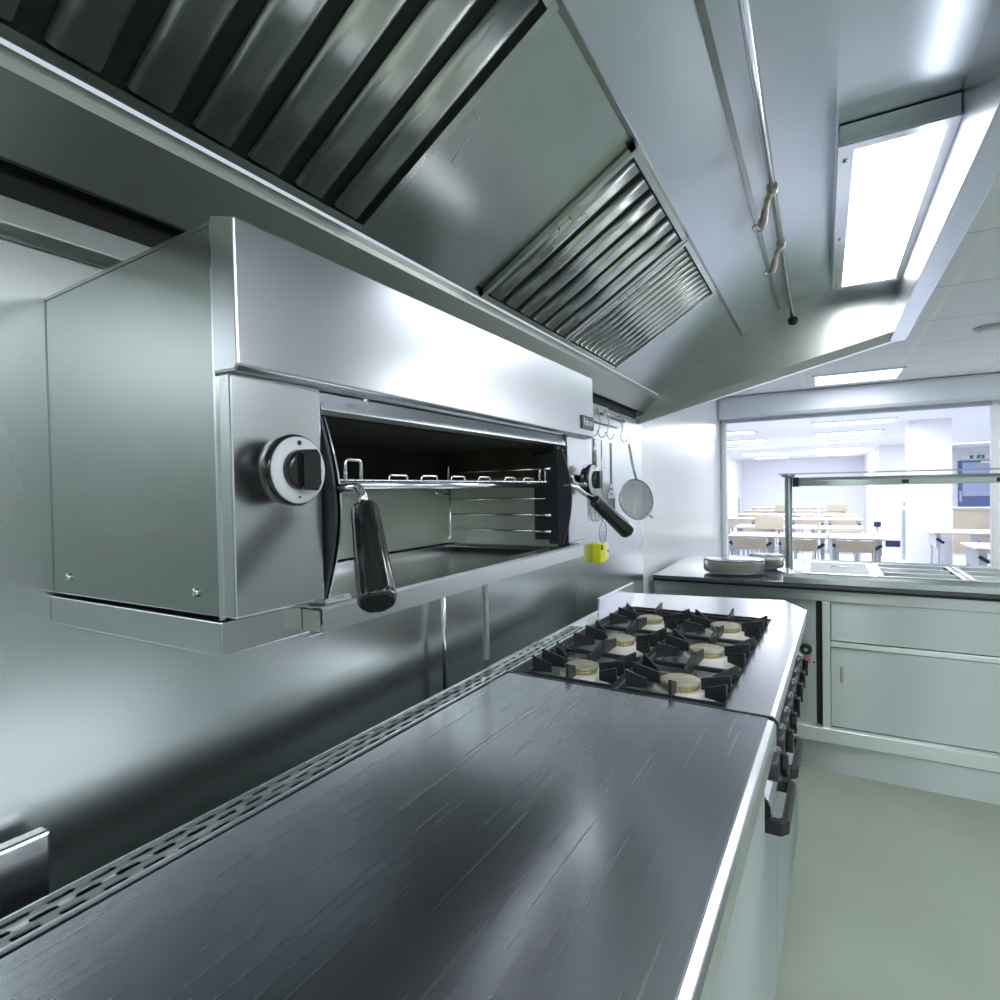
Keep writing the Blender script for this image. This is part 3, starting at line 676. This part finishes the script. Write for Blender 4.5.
# ------------------------------------------------------------------ utensil rail and utensils
rl = thing('utensil_rail', 'steel utensil rail fixed to the wall beyond the grill', 'rail', (-.775, 2.25, 1.60))
MB().box(-.790, -.783, 1.90, 2.52, 1.585, 1.632).build('back_strip', 'hood', rl, bevel=.001)
MB().tube([(-.765, 1.90, 1.622), (-.765, 2.52, 1.622)], .004, 8).build('rod', 'utensil', rl)
for y in (1.93, 2.20, 2.49): MB().bar((-.80, y, 1.615), (-.765, y, 1.618), .006, .012).build('rail_bracket', 'utensil', rl)
def hook(y, x=-.760, zt=1.626, zb=1.515):
    t = MB().tube([(x-.010, y, zt-.01), (x-.006, y, zt+.006), (x+.003, y, zt), (x+.006, y+.012, zt-.05), (x+.004, y-.01, zb+.02), (x+.010, y-.002, zb), (x+.024, y+.006, zb+.002), (x+.028, y+.01, zb+.022)], .0022, 8, .006)
    return tag(t.build('s_hook', 'utensil'), 'bent steel S-hook %s' % {0: 'holding the balloon whisk', 1: 'holding the slotted turner', 2: 'holding the sieve', 3: 'holding the flat skimmer'}[hook.n], 'hook', 'hooks on the utensil rail')
hook.n = 0
for n, y in ((0, 2.03), (1, 2.22), (2, 2.40), (3, 2.12)):
    hook.n = n; hook(y)
# whisk
wk = thing('whisk', 'steel balloon whisk hanging from the rail beside the grill', 'whisk', (-.744, 2.03, 1.2))
MB().rings([(Vector((-.744, 2.03, 1.505)), .006), (Vector((-.744, 2.03, 1.50)), .009), (Vector((-.744, 2.03, 1.36)), .010)], 14).build('grip', 'utensil', wk)
wi = MB()
for k in range(5):
    a = PI*k/5; dx, dy = math.cos(a), math.sin(a); R_ = .034
    wi.tube([(-.744+dx*q*R_, 2.03+dy*q*R_, z) for q, z in ((.15, 1.365), (.55, 1.32), (.95, 1.26), (.9, 1.225), (.5, 1.20), (0, 1.195), (-.5, 1.20), (-.9, 1.225), (-.95, 1.26), (-.55, 1.32), (-.15, 1.365))], .0011, 6)
wi.build('wires', 'utensil', wk)
# turner
tn = thing('slotted_turner', 'steel slotted turner with riveted plate hanging in front of the sieve', 'turner', (-.744, 2.22, 1.2))
MB().bar((-.744, 2.22, 1.50), (-.744, 2.22, 1.335), .010, .003, (0, 1, 0)).build('handle', 'utensil', tn, bevel=.0008)
MB().prism([(2.205, 1.335), (2.235, 1.335), (2.262, 1.29), (2.262, 1.275), (2.178, 1.275), (2.178, 1.29)], -.746, -.743, 'x').build('plate', 'utensil', tn)
fb = MB()
for k in range(6): fb.bar((-.744, 2.181+.0156*k, 1.278), (-.744, 2.181+.0156*k, 1.215), .005, .002, (0, 1, 0))
fb.bar((-.744, 2.178, 1.213), (-.744, 2.262, 1.213), .003, .006).build('tines', 'utensil', tn)
for y, z in ((2.21, 1.315), (2.23, 1.315), (2.22, 1.295)): MB().lathe([(.004, 0), (.004, .003)], (-.743, y, z), (1, 0, 0), n=10).build('rivet', 'utensil', tn)
# skimmer
sm = thing('wire_skimmer', 'round wire skimmer hanging low on the wall below the whisk', 'skimmer', (-.75, 2.12, 1.1))
MB().tube([(-.748, 2.12, 1.505), (-.75, 2.125, 1.19)], .0025, 8).build('handle', 'utensil', sm)
k = MB(); k.torus((-.748, 2.125, 1.148), (1, 0, 0), .042, .0018, 32, 6)
for q in (-.026, -.013, 0, .013, .026):
    hh = math.sqrt(.042**2-q*q); k.tube([(-.748, 2.125+q, 1.148-hh), (-.748, 2.125+q, 1.148+hh)], .0008, 5); k.tube([(-.748, 2.125-hh, 1.148+q), (-.748, 2.125+hh, 1.148+q)], .0008, 5)
k.build('wire_disc', 'utensil', sm)
# sieve
sv = thing('sieve', 'round steel mesh sieve with wire handle hanging from the rail', 'sieve', (-.72, 2.47, 1.17))
SVC = Vector((-.712, 2.47, 1.268)); AX = Vector((.80, -.58, .15)).normalized()
MB().torus(SVC, AX, .088, .0035, 48, 8).build('rim', 'utensil', sv)
mp = MB(); mp.lathe([(.086*math.cos(a), -.062*math.sin(a)) for a in [PI/2*t/10 for t in range(0, 11)]], SVC, AX, 48)
mesh_m = bpy.data.materials.new('sieve mesh'); N, L, b = nodes(mesh_m); b.inputs['Base Color'].default_value = (.20, .21, .19, 1); b.inputs['Metallic'].default_value = .3; b.inputs['Roughness'].default_value = .45
tc = N.new('ShaderNodeTexCoord'); ck_ = N.new('ShaderNodeTexChecker'); ck_.inputs['Scale'].default_value = 520; L.new(tc.outputs['Object'], ck_.inputs['Vector'])
mr = N.new('ShaderNodeMapRange'); mr.inputs['To Min'].default_value = .45; mr.inputs['To Max'].default_value = .95; L.new(ck_.outputs['Fac'], mr.inputs['Value']); L.new(mr.outputs['Result'], b.inputs['Alpha'])
M['mesh'] = mesh_m
bm_ = mp.bm; bmesh.ops.delete(bm_, geom=[f for f in bm_.faces if len(f.verts) > 4 and f.calc_area() > .01], context='FACES_ONLY')
mp.build('mesh_bowl', 'mesh', sv)
tp = SVC+Vector((0, 0, .088))
MB().tube([tp+Vector((0, -.010, -.002)), tp+Vector((-.012, -.022, .05)), tp+Vector((-.022, -.045, .15)), tp+Vector((-.022, -.030, .155)), tp+Vector((-.012, .000, .05)), tp+Vector((0, .006, -.002))], .0026, 8, .01).build('handle', 'utensil', sv)
lo = SVC+Vector((.02, .03, -.078))
MB().tube([SVC+Vector((.028, .052, -.066)), SVC+Vector((.045, .082, -.083))], .004, 8).build('rest_lug', 'utensil', sv)

yb = thing('wall_switch_box', 'small yellow and white box fixed low on the steel wall below the utensils', 'switch box', (-.785, 2.19, 1.03))
B(WX, -.765, 2.14, 2.215, 1.025, 1.10).build('case', 'yellow', yb, bevel=.003)
B(WX, -.766, 2.2155, 2.245, 1.03, 1.098).build('side_panel', 'paper', yb, bevel=.002)
MB().box(-.765, -.762, 2.148, 2.166, 1.075, 1.095).build('switch', 'blackmatte', yb)
MB().lathe([(.005, 0), (.005, .002)], (-.766, 2.232, 1.065), (1, 0, 0), n=12).build('indicator', 'blackmatte', yb)

# ------------------------------------------------------------------ servery counter
CY = 2.99
sc = thing('servery_counter', 'long stainless steel servery counter with dark top facing the cooker', 'counter', (.4, 3.4, 0))
MB().box(-.775, 2.2, 2.955, 3.86, .848, .866).build('countertop', 'stone', sc, bevel=.0015)
MB().box(-.775, 2.2, 2.965, 3.84, .836, .848).build('dark_underlay', 'edge', sc)
MB().box(-.775, 2.2, CY-.01, CY+.02, .786, .836).build('apron', 'servery', sc, bevel=.002)
MB().box(-.775, -.19, CY+.005, CY+.02, .745, .783).build('apron_strip', 'servery', sc, bevel=.002)
MB().box(-.77, -.735, CY, CY+.035, 0, .785).box(-.77, -.735, 3.80, 3.835, 0, .836).build('leg', 'servery', sc, bevel=.002)
MB().box(-.17, 2.2, CY+.03, 3.82, .13, .836).build('cabinet_body', 'servery', sc)
MB().box(-.735, -.17, 3.70, 3.82, .13, .836).build('rear_panel', 'servery', sc)
MB().box(-.172, -.036, CY+.005, CY+.03, .20, .785).build('control_fascia', 'servery', sc, bevel=.002)
MB().box(-.036, -.012, CY+.012, CY+.03, .20, .785).build('shadow_gap', 'dark', sc)
MB().box(-.012, .020, CY-.012, CY+.03, .20, .785).build('stile', 'serverylight', sc, bevel=.002)
MB().box(.024, 2.2, CY, CY+.03, .608, .785).build('upper_panel', 'servery', sc, bevel=.002)
MB().box(.020, 2.2, CY-.012, CY+.03, .582, .606).build('door_track', 'serverylight', sc, bevel=.002)
for a, b, hx in ((.022, .80, .065), (.805, 1.55, 1.49)):
    dr = B(a, b, CY-.002, CY+.028, .216, .578).build('sliding_door', 'servery', sc, bevel=.002)
    MB().box(hx-.006, hx+.006, CY-.010, CY-.002, .425, .505).build('door_handle', 'inner', dr, bevel=.002)
    MB().box(hx-.006, hx+.006, CY-.014, CY-.008, .492, .503).build('handle_clip', 'chrome', dr, bevel=.001)
MB().prism([(CY-.02, .142), (CY-.02, .205), (CY-.005, .214), (CY+.03, .214), (CY+.03, .142)], -.20, 2.2, 'x').build('bottom_rail', 'serverylight', sc, bevel=.002)
MB().box(-.20, 2.2, CY+.004, CY+.03, .0, .14).build('plinth', 'servery', sc)
kb = MB().lathe([(.024, 0), (.026, .008), (.024, .016)], (-.078, CY+.005, .556), (0, -1, 0), n=32).build('thermostat_knob', 'blackmatte', sc)
MB().lathe([(.009, .016), (.009, .022)], (-.078, CY+.005, .556), (0, -1, 0), n=20).build('knob_centre', 'chrome', kb)
MB().lathe([(.015, 0), (.015, .006), (.010, .009)], (-.076, CY+.005, .50), (0, -1, 0), n=20).build('pilot_lamp', 'red', sc)
MB().lathe([(.004, 0), (.004, .004)], (-.045, CY+.005, .497), (0, -1, 0), n=12).build('fascia_screw', 'badge', sc)

# bain-marie top
bmr = thing('bain_marie', 'stainless steel drop-in bain-marie deck on the servery counter', 'bain-marie', (.9, 3.4, .866))
PANS = [(-.085, .205), (.225, .530), (.555, .86), (.885, 1.19)]
PY0, PY1 = 3.09, 3.56
xs = [-.168]+[v for p in PANS for v in p]+[2.15]
dk = MB().box(-.168, 2.15, 2.952, PY0, .866, .893).box(-.168, 2.15, PY1, 3.70, .866, .893)
for i in range(0, len(xs), 2): dk.box(xs[i], xs[i+1], PY0, PY1, .866, .893)
dk.build('deck', 'servery', bmr, bevel=.002)
B(-.16, 2.1, PY0, PY1, .8665, .868).build('well_floor', 'servery', bmr)
PL = ['white-lined food pan with flat cover, leftmost in the bain-marie', 'open steel food pans next to the covered pan in the bain-marie',
      'open steel food pan at the right of the picture in the bain-marie', 'open steel food pan at the far end of the bain-marie']
for i, (a, b) in enumerate(PANS):
    t = thing('food_pan', PL[i], 'food pan', ((a+b)/2, 3.32, .87), 0, 'pans in the bain-marie')
    if i == 0:
        MB().box(a-.008, b+.008, PY0-.008, PY1+.008, .8935, .898).build('lid', 'cooktop', t, bevel=.002)
        MB().box(a+.02, b-.02, PY0+.03, PY1-.03, .898, .8995).build('lid_panel', 'white', t, bevel=.001)
        MB().tube([((a+b)/2-.03, 3.3, .899), ((a+b)/2-.03, 3.3, .908), ((a+b)/2+.03, 3.3, .908), ((a+b)/2+.03, 3.3, .899)], .003, 8, .004).build('lid_handle', 'chrome', t)
    else:
        rm = MB().box(a-.008, b+.008, PY0-.008, PY0+.012, .8935, .899).box(a-.008, b+.008, PY1-.012, PY1+.008, .8935, .899).box(a-.008, a+.012, PY0, PY1, .8935, .899).box(b-.012, b+.008, PY0, PY1, .8935, .899)
        for yy in (3.235, 3.40): rm.box(a, b, yy-.01, yy+.01, .8935, .8985)
        rm.build('rim', 'cooktop', t, bevel=.002)
        ys = [PY0+.012, 3.225, 3.245, 3.39, 3.41, PY1-.012]
        pn = MB()
        for k in (0, 2, 4): pn.sheet([(ys[k], .8985), (ys[k]+.008, .872), (ys[k+1]-.008, .872), (ys[k+1], .8985)], a+.012, b-.012, .001, 'x')
        pn.build('basin', 'servery', t)

# gantry
gn = thing('heated_gantry', 'glass-topped serving gantry on steel posts with a heat lamp bar', 'gantry', (.9, 3.1, .893))
GZ = 1.366
for px in (-.148, 2.05):
    po = MB().cyl((px, 3.06, .893), (px, 3.06, GZ-.012), .0165, n=24).build('post', 'servery', gn)
    MB().lathe([(.026, 0), (.026, .006), (.018, .012), (.018, .03)], (px, 3.06, .893)).build('post_foot', 'chrome', po)
    MB().lathe([(.018, 0), (.030, .006), (.030, .012)], (px, 3.06, GZ-.012)).build('post_cap', 'servery', po)
B(-.185, 2.12, 2.98, 3.42, GZ, GZ+.006).build('glass_shelf', 'glass', gn, bevel=.001)
B(-.185, 2.12, 2.978, 2.980, GZ, GZ+.006).build('shelf_edge', 'shuttergrey', gn)
hb = MB().prism([(3.05, 1.312), (3.05, 1.338), (3.07, 1.352), (3.15, 1.352), (3.15, 1.312)], -.105, 2.02, 'x').build('heat_lamp_bar', 'servery', gn, bevel=.002)
B(-.130, -.105, 3.046, 3.155, 1.309, 1.354).build('bar_end_cap', 'blackmatte', hb, bevel=.002)
for x in (.31, .63, 1.3): B(x-.012, x+.012, 3.045, 3.05, 1.318, 1.334).build('lamp_switch', 'blackmatte', hb, bevel=.001)

# plates under clear covers
for cx, cy, R_, lab in ((-.41, 3.17, .145, 'larger stack of plates under a flat clear cover on the dark counter top'), (-.275, 3.40, .085, 'smaller clear-covered dish just behind the larger plate stack')):
    t = thing('covered_plates', lab, 'covered dish', (cx, cy, .866), 0, 'covered dishes on the counter')
    MB().lathe([(R_*.62, 0), (R_*.66, .004), (R_*.98, .012), (R_*1.0, .015), (R_*.6, .012)], (cx, cy, .866), n=56).build('plate', 'dial', t)
    for k in range(4):
        MB().lathe([(R_*.55, 0), (R_*.86, .006), (R_*.88, .008), (R_*.5, .006)], (cx, cy, .880+.010*k), n=48).build('stacked_plate', 'food', t)
    MB().lathe([(R_*1.0, .015), (R_*1.02, .02), (R_*1.02, .068), (R_*.97, .076), (R_*.96, .074), (R_*1.0, .066), (R_*.99, .018)], (cx, cy, .866), n=56).build('cover_side', 'film', t)
    MB().lathe([(R_*.99, .0765), (R_*.96, .079), (R_*.5, .0805), (.01, .081)], (cx, cy, .866), n=56).build('cover_top', 'chrome' if R_ > .1 else 'film', t)

# ------------------------------------------------------------------ dining hall
for i, (x, y) in enumerate(((.32, 8.5), (.32, 10.2), (.32, 12.2), (.32, 14.6), (.32, 17.6), (-1.30, 9.0), (-1.30, 10.8), (-1.30, 12.8), (-1.30, 15.2), (-1.30, 18.0), (3.1, 8.6), (3.1, 10.8), (2.6, 14.5))):
    col = ('in the middle column', 'in the wall-side column', 'beyond the white pillar')[0 if i < 5 else (1 if i < 10 else 2)]
    rw = ('nearest the shutter', 'second from the shutter', 'third from the shutter', 'fourth from the shutter', 'farthest from the shutter')[i % 5]
    t = thing('hall_ceiling_light', 'rectangular dining hall ceiling light %s, %s' % (col, rw), 'light', (x, y, CEIL-.012), 0, 'dining hall ceiling lights')
    B(x-.42, x+.42, y-.22, y+.22, CEIL-.014, CEIL-.004).build('diffuser', 'lampfar', t)
    MB().box(x-.45, x+.45, y-.25, y-.22, CEIL-.016, CEIL).box(x-.45, x+.45, y+.22, y+.25, CEIL-.016, CEIL).box(x-.45, x-.42, y-.22, y+.22, CEIL-.016, CEIL).box(x+.42, x+.45, y-.22, y+.22, CEIL-.016, CEIL).build('frame', 'white', t)

def make_table(lab, wd=.50, dp=.62):
    t = thing('dining_table', lab, 'table', (0, 0, 0), 0, 'white dining tables')
    B(-wd/2, wd/2, -dp/2, dp/2, .722, .742).build('tabletop', 'table', t, local=True, bevel=.003)
    B(-wd/2+.001, wd/2-.001, -dp/2-.003, -dp/2, .722, .738).build('edge_band', 'tableedge', t, local=True)
    for sx in (-1, 1):
        for sy in (-1, 1):
            MB().cyl((sx*(wd/2-.05), sy*(dp/2-.06), 0), (sx*(wd/2-.05), sy*(dp/2-.06), .722), .016, n=12).build('leg', 'tleg', t, local=True)
        B(sx*(wd/2-.05)-.02, sx*(wd/2-.05)+.02, -dp/2+.03, dp/2-.06, .56, .722).build('end_frame', 'tleg', t, local=True)
        MB().bar((sx*(wd/2-.10), -dp/2+.03, .62), (sx*(wd/2-.03), -dp/2+.03, .67), .02, .03).build('bracket', 'navy', t, local=True)
    return t
def make_chair(lab):
    t = thing('dining_chair', lab, 'chair', (0, 0, 0), 0, 'beech-backed dining chairs')
    # backrest faces -y (towards the kitchen)
    bk = MB(); n = 10
    for k in range(n):
        def P(u): x = -.175+.35*u; return x, -.20+.035*(1-(2*u-1)**2)*-1
        x0, y0 = P(k/n); x1, y1 = P((k+1)/n)
        bk.hexa([(x0, y0-.006, .60), (x1, y1-.006, .60), (x1, y1+.006, .60), (x0, y0+.006, .60), (x0, y0-.006, .722), (x1, y1-.006, .722), (x1, y1+.006, .722), (x0, y0+.006, .722)])
    bk.build('backrest', 'beech', t, local=True)
    B(-.165, .165, -.17, .20, .44, .455).build('seat', 'beech', t, local=True, bevel=.004)
    for sx in (-1, 1):
        MB().tube([(sx*.155, -.19, .70), (sx*.155, -.17, .45), (sx*.165, -.22, 0)], .010, 8, .03).build('leg', 'tleg', t, local=True)
        MB().tube([(sx*.155, .17, .44), (sx*.165, .21, 0)], .010, 8).build('leg', 'tleg', t, local=True)
    return t
ROWY = [7.38, 8.92, 11.0, 12.65, 14.45, 16.4]
ROWX = [tuple(e-.25-.52*k for k in (n-1, *range(n-2, -1, -1))) for e, n in ((.55, 3), (.44, 3), (.54, 4), (.53, 4), (.42, 4), (.40, 4))]
rown = ['front', 'second', 'third', 'fourth', 'fifth', 'back']; coln4 = ['wall-side', 'second from the wall', 'third from the wall', 'aisle-side']; coln3 = ['wall-side', 'middle', 'aisle-side']
tp_, cp_ = None, None
for r, y in enumerate(ROWY):
    coln = coln4 if len(ROWX[r]) == 4 else coln3
    for c, x in enumerate(ROWX[r]):
        lab = 'white-topped dining table, %s one in the %s row from the servery' % (coln[c], rown[r])
        if tp_ is None: tp_ = make_table(lab); tp_.location = (x, y, 0)
        else: dup(tp_, (x, y, 0), 0, lab)
        if (r, c) == (1, 1): continue
        lab = 'beech-backed chair tucked under the %s table of the %s row' % (coln[c], rown[r])
        if cp_ is None: cp_ = make_chair(lab); cp_.location = (x, y-.165, 0)
        else: dup(cp_, (x+(.04 if r % 2 else -.02), y-.165, 0), 0, lab)
# raised folded tables / tall screens standing among the rows
for x, y, w_, z0, z1, lab in ((-.65, 8.52, .36, .72, .90, 'beige wooden panel standing above the second row of tables'), (-.82, 14.0, .26, .74, .87, 'small beige wooden panel standing behind the servery post'), (.24, 14.05, .38, .74, .88, 'beige wooden panel standing above the far row of tables')):
    t = thing('upright_bench_panel', lab, 'bench panel', (x, y, 0), 0, 'raised beige panels among the tables')
    B(x-w_/2, x+w_/2, y-.012, y+.012, z0, z1).build('panel', 'beech', t, bevel=.004)
    for sx in (-1, 1): MB().cyl((x+sx*w_*.4, y+.02, 0), (x+sx*w_*.4, y+.02, z1-.04), .012, n=10).build('leg', 'tleg', t)
dup(tp_, (1.34, 8.45, 0), 0, 'white-topped dining table beyond the pillar, on its aisle side')
dup(tp_, (1.38, 6.6, 0), 0, 'white-topped dining table nearest the servery at the right of the pillar')
dup(tp_, (1.86, 8.45, 0), 0, 'white-topped dining table standing next to the one beyond the pillar')
dup(tp_, (2.85, 12.0, 0), 0, 'white-topped dining table farthest from the servery on the door side')
dup(cp_, (1.62, 8.0, 0), 0, 'beech-backed chair tucked under the table beyond the pillar')
dup(cp_, (2.2, 9.85, 0), 0, 'beech-backed chair in front of the blue door')
dup(cp_, (2.9, 11.85, 0), 0, 'beech-backed chair farthest from the servery on the door side')
ct = thing('condiment_counter', 'long beige wooden counter in front of the blue door', 'counter', (2.6, 13.5, 0))
B(2.05, 3.3, 13.3, 13.7, .80, .84).build('top', 'tableedge', ct); B(2.08, 3.28, 13.33, 13.68, 0, .80).build('body', 'beech', ct)
ts = thing('water_station', 'tall narrow grey water dispenser beside the white pillar', 'dispenser', (1.22, 12.0, 0))
B(1.16, 1.27, 11.9, 12.15, 0, .86).build('cabinet', 'tleg', ts, bevel=.004); B(1.165, 1.265, 11.895, 11.9, .1, .8).build('front_panel', 'shuttergrey', ts); B(1.17, 1.26, 11.95, 12.1, .86, 1.0).build('jug', 'white', ts, bevel=.01); B(1.18, 1.25, 11.945, 11.95, .93, .97).build('label_plate', 'shuttergrey', ts)
bd_ = thing('storage_box', 'small dark box on a thin stand at the aisle end of the tables', 'box', (.612, 9.04, 0))
MB().box(.575, .65, 9.0, 9.08, .742, .805).build('box_body', 'navy', bd_); MB().cyl((.612, 9.04, 0), (.612, 9.04, .742), .01).build('stand', 'tleg', bd_)
lp = thing('bollard', 'thin grey post standing by the far left wall of the hall', 'post', (-1.80, 15.0, 0))
MB().cyl((-1.80, 15, 0), (-1.80, 15, 1.0), .03).build('pole', 'tleg', lp); MB().lathe([(.12, 0), (.12, .02)], (-1.8, 15, 0)).build('base', 'tleg', lp)
# blue door and exit sign on the far wall
YD = 17.0
struct('wall_hall_far', B(1.45, 6.5, YD, YD+.1, 0, CEIL), 'white')
bw = 571.25
d1 = thing('blue_door', 'blue double door with pale blue panels under the exit sign', 'door', (3.0, YD-.03, 0)); d1['kind'] = 'thing'
B(2.74, 3.39, YD-.045, YD-.002, 0, 1.80).build('door_leaf', 'blue', d1, bevel=.004)
B(2.82, 3.37, YD-.052, YD-.045, .98, 1.76).build('upper_panel', 'bluel', d1)
B(3.15, 3.36, YD-.062, YD-.052, 1.735, 1.79).build('door_closer', 'white', d1)
B(2.76, 2.80, YD-.07, YD-.045, .85, 1.1).build('door_handle', 'tleg', d1)
ex = thing('exit_sign', 'small green and white running-man exit sign above the blue door', 'sign', (3.05, YD-.06, 1.84))
B(2.78, 3.32, YD-.05, YD-.002, 1.83, 1.94).build('sign_box', 'white', ex)
B(3.08, 3.22, YD-.054, YD-.05, 1.845, 1.925).build('sign_symbol', 'green', ex)
B(2.95, 3.02, YD-.054, YD-.05, 1.845, 1.925).build('sign_arrow', 'green', ex)
MB().bar((3.14, YD-.056, 1.86), (3.17, YD-.056, 1.905), .02, .012, (0, 1, 0)).build('figure_symbol', 'white', ex)
